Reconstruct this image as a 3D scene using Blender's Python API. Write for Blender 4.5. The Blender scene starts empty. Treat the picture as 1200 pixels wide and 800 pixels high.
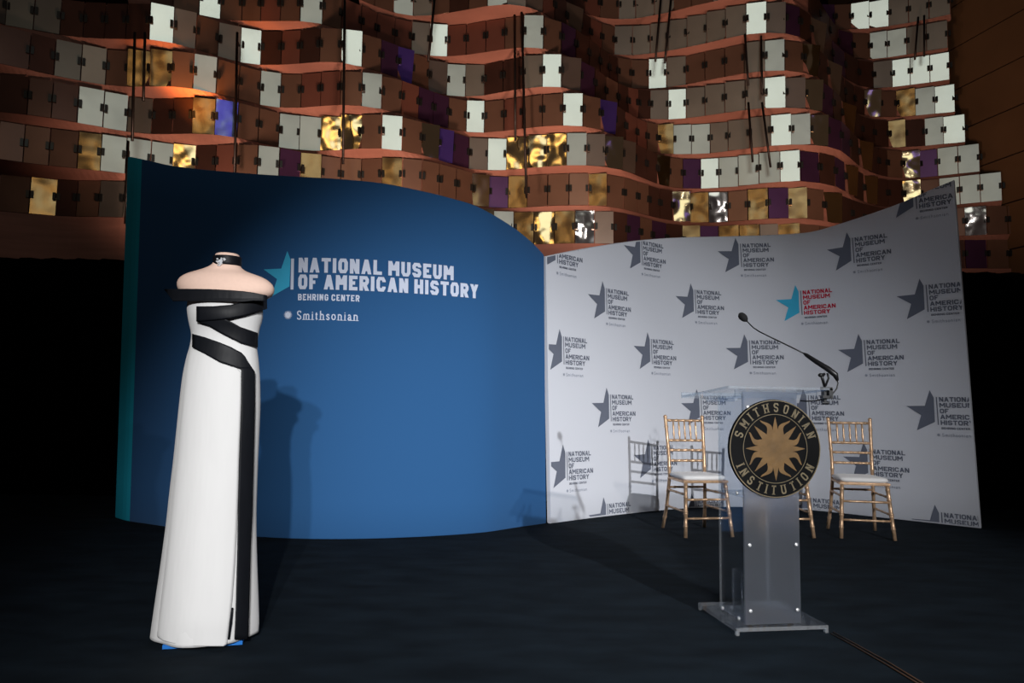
import bpy, bmesh, math, random
from mathutils import Vector, Matrix
random.seed(7)
S = bpy.context.scene
COL = S.collection

# ---------------------------------------------------------------- camera
EYE = Vector((0, 0, 1.05)); FPX = 850.0
PITCH = math.atan(75 / FPX); ROLL = 0.015
fwd = Vector((0, math.cos(PITCH), math.sin(PITCH)))
r0 = Vector((1, 0, 0)); u0 = r0.cross(fwd)
rt = (r0 * math.cos(ROLL) + u0 * math.sin(ROLL)).normalized()
up = rt.cross(fwd).normalized()
cd = bpy.data.cameras.new('camera'); cam = bpy.data.objects.new('camera', cd); COL.objects.link(cam)
cd.sensor_width = 36; cd.lens = FPX / 1200 * 36; cd.clip_end = 100
m = Matrix((( rt.x, up.x, -fwd.x, EYE.x), (rt.y, up.y, -fwd.y, EYE.y), (rt.z, up.z, -fwd.z, EYE.z), (0, 0, 0, 1)))
cam.matrix_world = m
S.camera = cam
# ---------------------------------------------------------------- world, view
w = bpy.data.worlds.new('world'); S.world = w; w.use_nodes = True
w.node_tree.nodes['Background'].inputs[0].default_value = (0.55, 0.42, 0.40, 1)
w.node_tree.nodes['Background'].inputs[1].default_value = 0.05
S.view_settings.view_transform = 'Standard'; S.view_settings.look = 'None'
S.view_settings.gamma = 1; S.view_settings.use_curve_mapping = False
S.view_settings.exposure = 0.0

# ---------------------------------------------------------------- lights
def aim(o, target):
    o.rotation_euler = (Vector(target) - o.location).to_track_quat('-Z', 'Y').to_euler()
def spot(name, loc, target, power, deg, blend, color, radius=0.06):
    l = bpy.data.lights.new(name, 'SPOT'); l.energy = power; l.spot_size = math.radians(deg); l.spot_blend = blend
    l.color = color; l.shadow_soft_size = radius
    o = bpy.data.objects.new(name, l); COL.objects.link(o); o.location = loc; aim(o, target); return o
def area(name, loc, target, power, sx, sy, color):
    l = bpy.data.lights.new(name, 'AREA'); l.shape = 'RECTANGLE'; l.size = sx; l.size_y = sy; l.energy = power; l.color = color
    o = bpy.data.objects.new(name, l); COL.objects.link(o); o.location = loc; aim(o, target); return o
L_MAIN = (0.75, -5.0, 3.5)
L_WHITE = (0.5, -6.0, 8.0); L_GOLD = (-3.0, -5.5, 7.0); L_VIO = (4.0, -5.0, 7.5); L_GLINT = (1.6, -5.0, 5.2)  # unseen lamps added for the tiles to mirror
spot('stage_spot', L_MAIN, (-0.6, 6, -0.3), 2100, 33, 1.0, (1.0, 0.98, 0.96))
spot('stage_spot', (0.2, -5, 3.7), (-0.5, 6, -0.25), 1350, 33, 1.0, (0.95, 0.97, 1.0))
spot('stage_spot', (4.1, -5, 4.2), (0.9, 6.6, 0.05), 3700, 38, 1.0, (0.96, 0.98, 1.0))
area('added_white_light', L_WHITE, (0, 10, 4.5), 62, 5.0, 3.0, (0.93, 1.0, 0.92))  # unseen white panel, added for the pale tiles to mirror
area('added_warm_light', L_GOLD, (0, 10, 4.5), 16, 1.6, 1.2, (1.0, 0.66, 0.27))  # unseen warm panel, added to brighten the gold-toned tiles
area('added_violet_light', L_VIO, (0, 10, 4.5), 3.0, 1.0, 1.0, (0.2, 0.14, 1.0))  # unseen, added only to give violet and blue tiles their glow
area('added_glint_light', L_GLINT, (0, 10, 4.5), 6, 0.22, 0.22, (1.0, 0.97, 0.95))  # unseen small source, added for white glints on a few tiles
for x_, p_ in ((-3.6, 150), (-1.2, 260), (1.2, 260), (3.6, 200), (5.4, 110)):
    spot('flag_uplight', (x_, 7.55, 2.75), (x_ * 1.15, 10.1, 5.9), p_, 110, 0.9, (1.0, 0.60, 0.44), 0.25)
spot('flag_uplight_orange', (-3.9, 8.45, 4.3), (-3.95, 9.2, 7.5), 90, 90, 0.8, (1.0, 0.30, 0.05), 0.1)

# ---------------------------------------------------------------- picture geometry helpers
def ray(px, py):
    return fwd * FPX + rt * (px - 600) + up * (400 - py)
def P(px, py, Y):
    d = ray(px, py); return EYE + d * (Y / d.y)
def F(px, py, z=0.0):
    d = ray(px, py); return EYE + d * ((z - EYE.z) / d.z)
def interp(pts, x):
    if x <= pts[0][0]: return pts[0][1]
    for a, b in zip(pts, pts[1:]):
        if x <= b[0]:
            t = (x - a[0]) / (b[0] - a[0]); return a[1] + (b[1] - a[1]) * t
    return pts[-1][1]
def smooth_interp(pts, x):           # Catmull-Rom on uneven knots (finite-difference Hermite)
    n = len(pts)
    if x <= pts[0][0]: return pts[0][1]
    if x >= pts[-1][0]: return pts[-1][1]
    for i in range(n - 1):
        if x <= pts[i + 1][0]:
            x0, y0 = pts[i]; x1, y1 = pts[i + 1]; h = x1 - x0; s = (y1 - y0) / h
            m0 = s if i == 0 else ((y1 - pts[i - 1][1]) / (x1 - pts[i - 1][0]))
            m1 = s if i == n - 2 else ((pts[i + 2][1] - y0) / (pts[i + 2][0] - x0))
            t = (x - x0) / h
            return ((2*t**3 - 3*t**2 + 1) * y0 + (t**3 - 2*t**2 + t) * h * m0 + (-2*t**3 + 3*t**2) * y1 + (t**3 - t**2) * h * m1)

# ---------------------------------------------------------------- materials
def mat(name, col, rough=0.5, metal=0.0, spec=0.5, noise=0.0, nscale=8.0, bump=0.0, bscale=20.0, bdist=0.01,
        stretch=(1, 1, 1), sheen=0.0, trans=0.0, coat=0.0, ior=1.45, space='Object'):
    mt = bpy.data.materials.new(name); mt.use_nodes = True
    nt = mt.node_tree; b = nt.nodes['Principled BSDF']
    b.inputs['Base Color'].default_value = (*col, 1); b.inputs['Roughness'].default_value = rough
    b.inputs['Metallic'].default_value = metal; b.inputs['Specular IOR Level'].default_value = spec
    b.inputs['Sheen Weight'].default_value = sheen; b.inputs['Transmission Weight'].default_value = trans
    b.inputs['Coat Weight'].default_value = coat; b.inputs['IOR'].default_value = ior
    tc = nt.nodes.new('ShaderNodeTexCoord'); mp = nt.nodes.new('ShaderNodeMapping'); mp.inputs['Scale'].default_value = stretch
    nt.links.new(tc.outputs['Object'], mp.inputs[0])
    if space == 'Tile':      # every tile gets its own patch of the pattern
        oi = nt.nodes.new('ShaderNodeObjectInfo'); nt.links.new(oi.outputs['Location'], mp.inputs['Location'])
    nz = nt.nodes.new('ShaderNodeTexNoise'); nz.inputs['Scale'].default_value = nscale; nz.inputs['Detail'].default_value = 4
    nt.links.new(mp.outputs[0], nz.inputs[0])
    mr = nt.nodes.new('ShaderNodeMapRange'); mr.inputs[1].default_value = 0.3; mr.inputs[2].default_value = 0.7
    mr.inputs[3].default_value = 1 - noise; mr.inputs[4].default_value = 1 + noise
    nt.links.new(nz.outputs[0], mr.inputs[0])
    mx = nt.nodes.new('ShaderNodeMix'); mx.data_type = 'RGBA'; mx.blend_type = 'MULTIPLY'; mx.inputs[0].default_value = 1
    mx.inputs[6].default_value = (*col, 1); nt.links.new(mr.outputs[0], mx.inputs[7])
    nt.links.new(mx.outputs[2], b.inputs['Base Color'])
    if bump > 0:
        n2 = nt.nodes.new('ShaderNodeTexNoise'); n2.inputs['Scale'].default_value = bscale; n2.inputs['Detail'].default_value = 2
        nt.links.new(mp.outputs[0], n2.inputs[0])
        bp = nt.nodes.new('ShaderNodeBump'); bp.inputs['Strength'].default_value = bump; bp.inputs['Distance'].default_value = bdist
        nt.links.new(n2.outputs[0], bp.inputs['Height']); nt.links.new(bp.outputs[0], b.inputs['Normal'])
    return mt
def clear_mat(name, tint=(0.93, 0.95, 0.97), haze=0.014, gl=1.0):
    mt = bpy.data.materials.new(name); mt.use_nodes = True; nt = mt.node_tree; nt.nodes.clear()
    out = nt.nodes.new('ShaderNodeOutputMaterial')
    tr = nt.nodes.new('ShaderNodeBsdfTransparent'); tr.inputs[0].default_value = (*tint, 1)
    df = nt.nodes.new('ShaderNodeBsdfDiffuse'); df.inputs[0].default_value = (0.8, 0.82, 0.85, 1)
    gs = nt.nodes.new('ShaderNodeBsdfGlossy'); gs.inputs['Roughness'].default_value = 0.05
    fr = nt.nodes.new('ShaderNodeFresnel'); fr.inputs[0].default_value = 1.45
    nz = nt.nodes.new('ShaderNodeTexNoise'); nz.inputs['Scale'].default_value = 30
    ml = nt.nodes.new('ShaderNodeMath'); ml.operation = 'MULTIPLY'; ml.inputs[1].default_value = haze * 2
    nt.links.new(nz.outputs[0], ml.inputs[0])
    a = nt.nodes.new('ShaderNodeMixShader'); b = nt.nodes.new('ShaderNodeMixShader')
    nt.links.new(ml.outputs[0], a.inputs[0]); nt.links.new(tr.outputs[0], a.inputs[1]); nt.links.new(df.outputs[0], a.inputs[2])
    fm = nt.nodes.new('ShaderNodeMath'); fm.operation = 'MULTIPLY'; fm.inputs[1].default_value = 0.16; nt.links.new(fr.outputs[0], fm.inputs[0]); nt.links.new(fm.outputs[0], b.inputs[0]); nt.links.new(a.outputs[0], b.inputs[1]); nt.links.new(gs.outputs[0], b.inputs[2])
    nt.links.new(b.outputs[0], out.inputs[0]); return mt
M = {}
M['carpet'] = mat('carpet', (0.0075, 0.0125, 0.018), 0.95, spec=0.1, noise=0.35, nscale=3, bump=0.5, bscale=260, bdist=0.006, stretch=(1, 2.2, 1))
M['drape'] = mat('black_drape', (0.0018, 0.0018, 0.002), 1.0, spec=0.02, noise=0.2, nscale=5, bump=0.2, bscale=60)
M['dark'] = mat('dark_wall', (0.012, 0.008, 0.006), 0.9, spec=0.1, noise=0.2, nscale=2)
M['brown'] = mat('brown_wall_panel', (0.16, 0.092, 0.045), 0.75, spec=0.2, noise=0.10, nscale=1.5, bump=0.05, bscale=80)
M['seam'] = mat('panel_seam', (0.012, 0.006, 0.004), 0.9)
M['salmon'] = mat('salmon_wood', (0.345, 0.165, 0.125), 0.6, spec=0.25, noise=0.16, nscale=2.0, bump=0.1, bscale=14, stretch=(0.6, 1, 5))
M['steel'] = mat('black_steel', (0.012, 0.009, 0.008), 0.4, metal=0.3, noise=0.1)
M['clip'] = mat('clip', (0.03, 0.035, 0.035), 0.35, metal=0.5, noise=0.1)
M['blue'] = mat('blue_fabric', (0.027, 0.105, 0.265), 0.85, spec=0.12, noise=0.02, nscale=200, bump=0.05, bscale=300, sheen=0.1)
M['teal'] = mat('teal_fabric', (0.022, 0.42, 0.60), 0.85, spec=0.12, noise=0.02, nscale=200, bump=0.05, bscale=300)
M['white'] = mat('white_fabric', (0.71, 0.73, 0.80), 0.85, spec=0.12, noise=0.015, nscale=200, bump=0.05, bscale=300, sheen=0.1)
M['print_grey'] = mat('print_slate', (0.155, 0.172, 0.225), 0.85, spec=0.1, noise=0.02)
M['print_light'] = mat('print_light_slate', (0.34, 0.37, 0.45), 0.85, spec=0.1, noise=0.02)
M['print_red'] = mat('print_red', (0.62, 0.02, 0.06), 0.85, spec=0.1, noise=0.02)
M['print_cyan'] = mat('print_cyan', (0.06, 0.47, 0.74), 0.85, spec=0.1, noise=0.02)
M['print_white'] = mat('print_white', (0.68, 0.74, 0.9), 0.85, spec=0.1, noise=0.02)
M['dress'] = mat('white_crepe', (0.76, 0.76, 0.76), 0.7, spec=0.2, noise=0.015, nscale=6, bump=0.12, bscale=5, bdist=0.02, stretch=(3, 3, 0.6), sheen=0.15)
M['ribbon'] = mat('black_satin', (0.007, 0.008, 0.011), 0.5, spec=0.22, noise=0.1, bump=0.15, bscale=9, stretch=(3, 3, 1))
M['skin'] = mat('mannequin_cover', (0.88, 0.63, 0.52), 0.75, spec=0.2, noise=0.02, nscale=60, bump=0.03, bscale=200)
M['crystal'] = mat('crystal', (0.85, 0.88, 0.92), 0.15, metal=0.2, noise=0.1)
M['bluebase'] = mat('blue_board', (0.01, 0.16, 0.55), 0.5, noise=0.05)
M['clear'] = clear_mat('clear_acrylic')
M['edge'] = clear_mat('acrylic_edge', (0.75, 0.8, 0.85), 0.12)
M['frost'] = mat('frosted_acrylic', (0.60, 0.64, 0.72), 0.28, trans=0.95, spec=0.4, noise=0.03, nscale=5, ior=1.12)
M['chrome'] = mat('chrome', (0.85, 0.86, 0.88), 0.3, metal=0.6, noise=0.03)
M['rubber'] = mat('black_plastic', (0.008, 0.008, 0.009), 0.4, spec=0.4, noise=0.1)
M['foam'] = mat('black_foam', (0.006, 0.006, 0.007), 0.95, noise=0.2, bump=0.5, bscale=400, bdist=0.002)
M['seal_black'] = mat('seal_black', (0.003, 0.003, 0.0033), 0.6, spec=0.08, noise=0.3, nscale=12)
M['seal_gold'] = mat('seal_gold', (0.105, 0.056, 0.016), 0.55, metal=0.2, noise=0.22, nscale=14, bump=0.15, bscale=30)
M['seal_pale'] = mat('seal_pale_gold', (0.115, 0.09, 0.052), 0.5, metal=0.2, noise=0.12, nscale=14)
M['goldwood'] = mat('gold_painted_wood', (0.60, 0.39, 0.24), 0.36, metal=0.5, noise=0.22, nscale=25, bump=0.1, bscale=60)
M['cushion'] = mat('ivory_cushion', (0.85, 0.83, 0.82), 0.8, spec=0.2, noise=0.03, bump=0.2, bscale=18, bdist=0.01, sheen=0.2)
M['cord'] = mat('brown_cord', (0.06, 0.032, 0.018), 0.6, noise=0.2)
# mirror tiles: the tone each one reflects is painted into its base colour
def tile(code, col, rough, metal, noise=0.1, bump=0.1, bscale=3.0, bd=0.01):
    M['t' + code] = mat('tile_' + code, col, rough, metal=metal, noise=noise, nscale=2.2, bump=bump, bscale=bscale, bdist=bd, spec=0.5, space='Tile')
tile('bright_white', (0.86, 0.90, 0.84), 0.26, 0.95, 0.05, 0.3, 2.0, 0.02)
tile('light_grey', (0.44, 0.44, 0.40), 0.28, 0.9, 0.09, 0.4, 2.0, 0.02)
tile('grey_unlit', (0.20, 0.19, 0.165), 0.35, 0.6, 0.10, 0.05)  # darker grey: the dimness of the left end is painted in
tile('mid_grey', (0.24, 0.20, 0.165), 0.35, 0.75, 0.10, 0.05)
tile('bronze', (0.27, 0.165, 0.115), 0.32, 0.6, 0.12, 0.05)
tile('red_brown', (0.26, 0.112, 0.082), 0.35, 0.5, 0.10, 0.05)
tile('dark_brown', (0.105, 0.055, 0.042), 0.30, 0.6, 0.15, 0.06)
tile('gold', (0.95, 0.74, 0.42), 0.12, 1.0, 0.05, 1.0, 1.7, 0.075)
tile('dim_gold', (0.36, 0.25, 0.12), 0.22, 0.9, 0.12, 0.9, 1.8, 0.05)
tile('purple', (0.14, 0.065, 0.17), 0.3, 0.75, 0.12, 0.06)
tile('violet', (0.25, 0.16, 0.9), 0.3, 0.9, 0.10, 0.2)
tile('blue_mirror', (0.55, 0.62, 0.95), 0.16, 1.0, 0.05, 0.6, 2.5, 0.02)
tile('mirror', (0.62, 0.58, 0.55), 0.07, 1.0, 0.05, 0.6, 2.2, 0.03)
CODE = dict(h='grey_unlit', W='bright_white', w='light_grey', g='mid_grey', b='bronze', r='red_brown', d='dark_brown', G='gold', o='dim_gold',
            p='purple', v='violet', B='blue_mirror', X='mirror')  # each letter picks the reflected tone painted on a tile

# ---------------------------------------------------------------- object helpers
def link(name, me, mats, parent=None, smooth=False):
    o = bpy.data.objects.new(name, me); COL.objects.link(o)
    for mm in (mats if isinstance(mats, (list, tuple)) else [mats]): me.materials.append(mm)
    if parent: o.parent = parent
    if smooth:
        for p in me.polygons: p.use_smooth = True
    return o
def build(name, bm, mats, parent=None, smooth=False, recalc=True):
    if recalc: bmesh.ops.recalc_face_normals(bm, faces=bm.faces)
    me = bpy.data.meshes.new(name); bm.to_mesh(me); bm.free()
    return link(name, me, mats, parent, smooth)
def thing(name, label, cat, loc=(0, 0, 0), rz=0, group=None):
    o = bpy.data.objects.new(name, None); COL.objects.link(o); o.location = loc; o.rotation_euler = (0, 0, rz)
    o.empty_display_size = 0.1; o['label'] = label; o['category'] = cat
    if group: o['group'] = group
    return o
def tag(o, label, cat, group=None):
    o['label'] = label; o['category'] = cat
    if group: o['group'] = group
    return o
def struct(o): o['kind'] = 'structure'; return o
def abox(bm, x0, x1, y0, y1, z0, z1, mi=0, bev=0.0):
    vs = [bm.verts.new(c) for c in ((x0,y0,z0),(x1,y0,z0),(x1,y1,z0),(x0,y1,z0),(x0,y0,z1),(x1,y0,z1),(x1,y1,z1),(x0,y1,z1))]
    fs = [bm.faces.new([vs[i] for i in q]) for q in ((0,3,2,1),(4,5,6,7),(0,1,5,4),(1,2,6,5),(2,3,7,6),(3,0,4,7))]
    for f in fs: f.material_index = mi
    if bev > 0:
        es = list({e for f in fs for e in f.edges})
        bmesh.ops.bevel(bm, geom=es, offset=bev, segments=2, affect='EDGES')
    return vs, fs
def tube(bm, pts, rad, seg=10, caps=True, mi=0):
    pts = [Vector(p) for p in pts]; n = len(pts)
    if not isinstance(rad, (list, tuple)): rad = [rad] * n
    rings = []; prev = None
    for i, p in enumerate(pts):
        t = (pts[min(i + 1, n - 1)] - pts[max(i - 1, 0)]).normalized()
        if prev is None:
            a = Vector((0, 0, 1)) if abs(t.z) < 0.9 else Vector((1, 0, 0))
            nx = t.cross(a).normalized()
        else:
            nx = (prev - t * prev.dot(t)).normalized()
        prev = nx; ny = t.cross(nx)
        rings.append([bm.verts.new(p + (nx * math.cos(2*math.pi*k/seg) + ny * math.sin(2*math.pi*k/seg)) * rad[i]) for k in range(seg)])
    for a, b in zip(rings, rings[1:]):
        for k in range(seg):
            f = bm.faces.new((a[k], a[(k+1) % seg], b[(k+1) % seg], b[k])); f.material_index = mi
    if caps:
        for rr, rev in ((rings[0], True), (rings[-1], False)):
            f = bm.faces.new(list(reversed(rr)) if rev else rr); f.material_index = mi

# ================================================================ STRUCTURE
bm = bmesh.new(); abox(bm, -14, 14, -12, 16, -0.2, 0.0)
struct(build('floor', bm, M['carpet']))
bm = bmesh.new(); abox(bm, -14, 14, 15.0, 15.2, 0.0, 11)
struct(build('wall_back', bm, M['dark']))
bm = bmesh.new(); abox(bm, -12.2, -12, -12, 15, 0.0, 11)
struct(build('wall_left', bm, M['dark']))
# right wall: long brown boards stacked with dark recessed joints, running back and to the left
WD = Vector((-217, 850, 0)).normalized(); WN = Vector((-WD.y, WD.x, 0))     # WN points into the hall
w0 = Vector((8.0 + 0.255 * 9, 1.0, 0)); wl = 14.4
def wallbox(z0, z1, off0, off1):
    b2 = bmesh.new(); vs = []
    for z in (z0, z1):
        for s, o in ((0, off0), (wl, off0), (wl, off1), (0, off1)):
            p = w0 + WD * s + WN * o; vs.append(b2.verts.new((p.x, p.y, z)))
    for q in ((0,3,2,1),(4,5,6,7),(0,1,5,4),(1,2,6,5),(2,3,7,6),(3,0,4,7)): b2.faces.new([vs[i] for i in q])
    return b2
wr = struct(build('wall_right', wallbox(0, 10.5, -0.2, 0.0), M['seam']))
zpitch = 0.735
zs = F(1200, 177, 0)  # direction only
# height of a seam seen at (1200,177) on the wall plane
d = ray(1200, 177); t = (w0 - EYE).dot(WN) / d.dot(WN); zseam = (EYE + d * t).z
k0 = zseam - zpitch * math.floor(zseam / zpitch)
z = k0 - zpitch; first = True
while z < 10:
    a, b_ = max(z, 0.0) + 0.012, z + zpitch - 0.012
    if b_ > 0.1: build('wall_panel', wallbox(a, b_, 0.0, 0.02), M['brown'], wr)
    z += zpitch

# black stage drape behind the display, with folds
def drape(xa, xb, Y, h, label):
    b2 = bmesh.new(); n = int((xb - xa) / 0.035); cols = []
    for i in range(n + 1):
        x = xa + (xb - xa) * i / n
        y = Y + 0.035 * math.sin(x * 21) + 0.015 * math.sin(x * 47 + 1)
        cols.append([b2.verts.new((x, y, zz)) for zz in (0.005, h * 0.5, h)] + [b2.verts.new((x, y + 0.03, zz)) for zz in (h, 0.005)])
    for a, c in zip(cols, cols[1:]):
        for k in range(4): b2.faces.new((a[k], c[k], c[k+1], a[k+1]))
    return tag(build('stage_drape', b2, M['drape'], smooth=True), label, 'drape')
drape(-7.2, -0.02, 8.05, 2.62, 'black floor-length stage drape filling the dark area left of the blue backdrop')
drape(0.02, 7.4, 8.05, 2.62, 'black floor-length stage drape filling the dark area right of the white backdrop')

# ================================================================ MIRROR-TILE FLAG SCULPTURE
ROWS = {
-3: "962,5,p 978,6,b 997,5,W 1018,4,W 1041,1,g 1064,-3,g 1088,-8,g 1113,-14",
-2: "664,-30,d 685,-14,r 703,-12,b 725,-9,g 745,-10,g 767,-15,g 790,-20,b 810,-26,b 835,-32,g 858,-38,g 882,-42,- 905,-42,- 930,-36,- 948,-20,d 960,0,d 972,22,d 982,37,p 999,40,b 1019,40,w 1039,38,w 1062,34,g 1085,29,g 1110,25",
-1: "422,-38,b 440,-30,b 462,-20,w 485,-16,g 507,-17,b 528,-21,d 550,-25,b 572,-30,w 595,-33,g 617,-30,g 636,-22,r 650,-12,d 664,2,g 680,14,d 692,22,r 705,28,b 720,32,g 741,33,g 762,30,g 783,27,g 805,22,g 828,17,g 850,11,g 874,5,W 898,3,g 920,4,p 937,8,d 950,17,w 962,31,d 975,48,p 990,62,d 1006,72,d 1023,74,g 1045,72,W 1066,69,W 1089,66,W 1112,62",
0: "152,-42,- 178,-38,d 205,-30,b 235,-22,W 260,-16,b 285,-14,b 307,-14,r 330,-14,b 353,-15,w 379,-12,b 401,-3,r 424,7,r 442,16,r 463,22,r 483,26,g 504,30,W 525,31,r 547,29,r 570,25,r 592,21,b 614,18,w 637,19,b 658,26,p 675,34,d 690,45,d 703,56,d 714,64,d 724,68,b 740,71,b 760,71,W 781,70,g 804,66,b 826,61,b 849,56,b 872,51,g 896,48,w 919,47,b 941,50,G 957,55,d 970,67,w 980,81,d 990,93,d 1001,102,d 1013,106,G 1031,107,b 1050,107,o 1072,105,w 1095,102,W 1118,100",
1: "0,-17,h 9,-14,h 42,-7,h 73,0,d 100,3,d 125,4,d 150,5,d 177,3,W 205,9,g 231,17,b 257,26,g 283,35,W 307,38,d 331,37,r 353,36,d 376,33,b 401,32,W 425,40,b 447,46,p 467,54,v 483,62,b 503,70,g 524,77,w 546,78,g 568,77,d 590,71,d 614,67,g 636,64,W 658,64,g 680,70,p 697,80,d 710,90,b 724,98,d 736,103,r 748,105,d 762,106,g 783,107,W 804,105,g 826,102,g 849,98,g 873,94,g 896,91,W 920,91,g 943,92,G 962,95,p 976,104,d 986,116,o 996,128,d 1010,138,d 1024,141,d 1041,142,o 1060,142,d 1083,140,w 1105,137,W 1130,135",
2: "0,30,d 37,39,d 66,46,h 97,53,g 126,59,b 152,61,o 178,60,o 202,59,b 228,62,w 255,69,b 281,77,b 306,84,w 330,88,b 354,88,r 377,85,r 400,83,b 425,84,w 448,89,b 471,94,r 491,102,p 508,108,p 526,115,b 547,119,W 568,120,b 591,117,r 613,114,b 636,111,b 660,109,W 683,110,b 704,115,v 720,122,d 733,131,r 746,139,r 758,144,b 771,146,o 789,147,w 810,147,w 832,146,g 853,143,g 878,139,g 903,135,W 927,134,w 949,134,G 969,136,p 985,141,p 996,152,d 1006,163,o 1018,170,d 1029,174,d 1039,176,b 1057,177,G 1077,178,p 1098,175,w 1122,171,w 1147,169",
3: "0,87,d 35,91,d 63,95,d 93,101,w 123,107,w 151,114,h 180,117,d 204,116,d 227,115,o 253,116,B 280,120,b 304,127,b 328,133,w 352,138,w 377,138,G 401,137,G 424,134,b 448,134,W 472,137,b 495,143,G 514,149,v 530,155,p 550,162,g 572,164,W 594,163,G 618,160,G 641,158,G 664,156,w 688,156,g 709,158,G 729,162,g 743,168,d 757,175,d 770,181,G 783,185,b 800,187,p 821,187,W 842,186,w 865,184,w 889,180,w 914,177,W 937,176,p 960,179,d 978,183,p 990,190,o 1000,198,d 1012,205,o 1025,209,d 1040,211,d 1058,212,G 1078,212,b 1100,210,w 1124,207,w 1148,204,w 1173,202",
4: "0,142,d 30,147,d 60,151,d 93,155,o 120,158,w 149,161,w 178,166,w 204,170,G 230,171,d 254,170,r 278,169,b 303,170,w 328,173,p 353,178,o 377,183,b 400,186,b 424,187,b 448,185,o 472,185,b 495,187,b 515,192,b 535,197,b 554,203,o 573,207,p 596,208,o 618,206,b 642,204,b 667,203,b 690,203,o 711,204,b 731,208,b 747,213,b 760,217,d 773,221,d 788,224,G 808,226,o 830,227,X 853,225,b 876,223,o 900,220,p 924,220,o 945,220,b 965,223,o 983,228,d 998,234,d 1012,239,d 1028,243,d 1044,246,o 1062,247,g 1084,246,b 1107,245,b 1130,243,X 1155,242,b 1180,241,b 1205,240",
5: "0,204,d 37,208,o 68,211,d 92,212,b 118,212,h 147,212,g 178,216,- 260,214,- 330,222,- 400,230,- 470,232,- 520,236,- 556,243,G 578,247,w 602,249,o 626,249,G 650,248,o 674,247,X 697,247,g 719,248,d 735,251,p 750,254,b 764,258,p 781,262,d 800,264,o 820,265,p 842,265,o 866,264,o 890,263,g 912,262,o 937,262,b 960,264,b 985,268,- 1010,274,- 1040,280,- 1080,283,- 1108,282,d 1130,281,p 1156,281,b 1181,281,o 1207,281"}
ZTOP = {r: 3.725 + 0.54 * (5 - r) for r in range(-3, 6)}
HP = 0.447
flag = thing('mirror_tile_sculpture', 'huge waving wall sculpture of mirror tiles above the stage, silver, bronze and gold reflections painted in', 'sculpture', (0.2, 10.2, 2.3))
FLOC = flag.location.copy()
TOPY = {}
for r, s in ROWS.items():
    pts = []
    for tok in s.split():
        q = tok.split(','); pts.append([float(q[0]), float(q[1]), q[2] if len(q) > 2 else None])
    ys = [p[1] for p in pts]
    for i in range(1, len(pts) - 1): pts[i][1] = 0.2 * ys[i-1] + 0.6 * ys[i] + 0.2 * ys[i+1]
    ROWS[r] = pts; TOPY[r] = [(p[0], p[1]) for p in pts]
def curve_pt(r, px, z=None):
    y = interp(TOPY[r], px); p = F(px, y, ZTOP[r])
    return Vector((p.x, p.y, p.z if z is None else z))
tile_mesh = {}
def clampv(v, a, b): return max(a, min(b, v))
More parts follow.
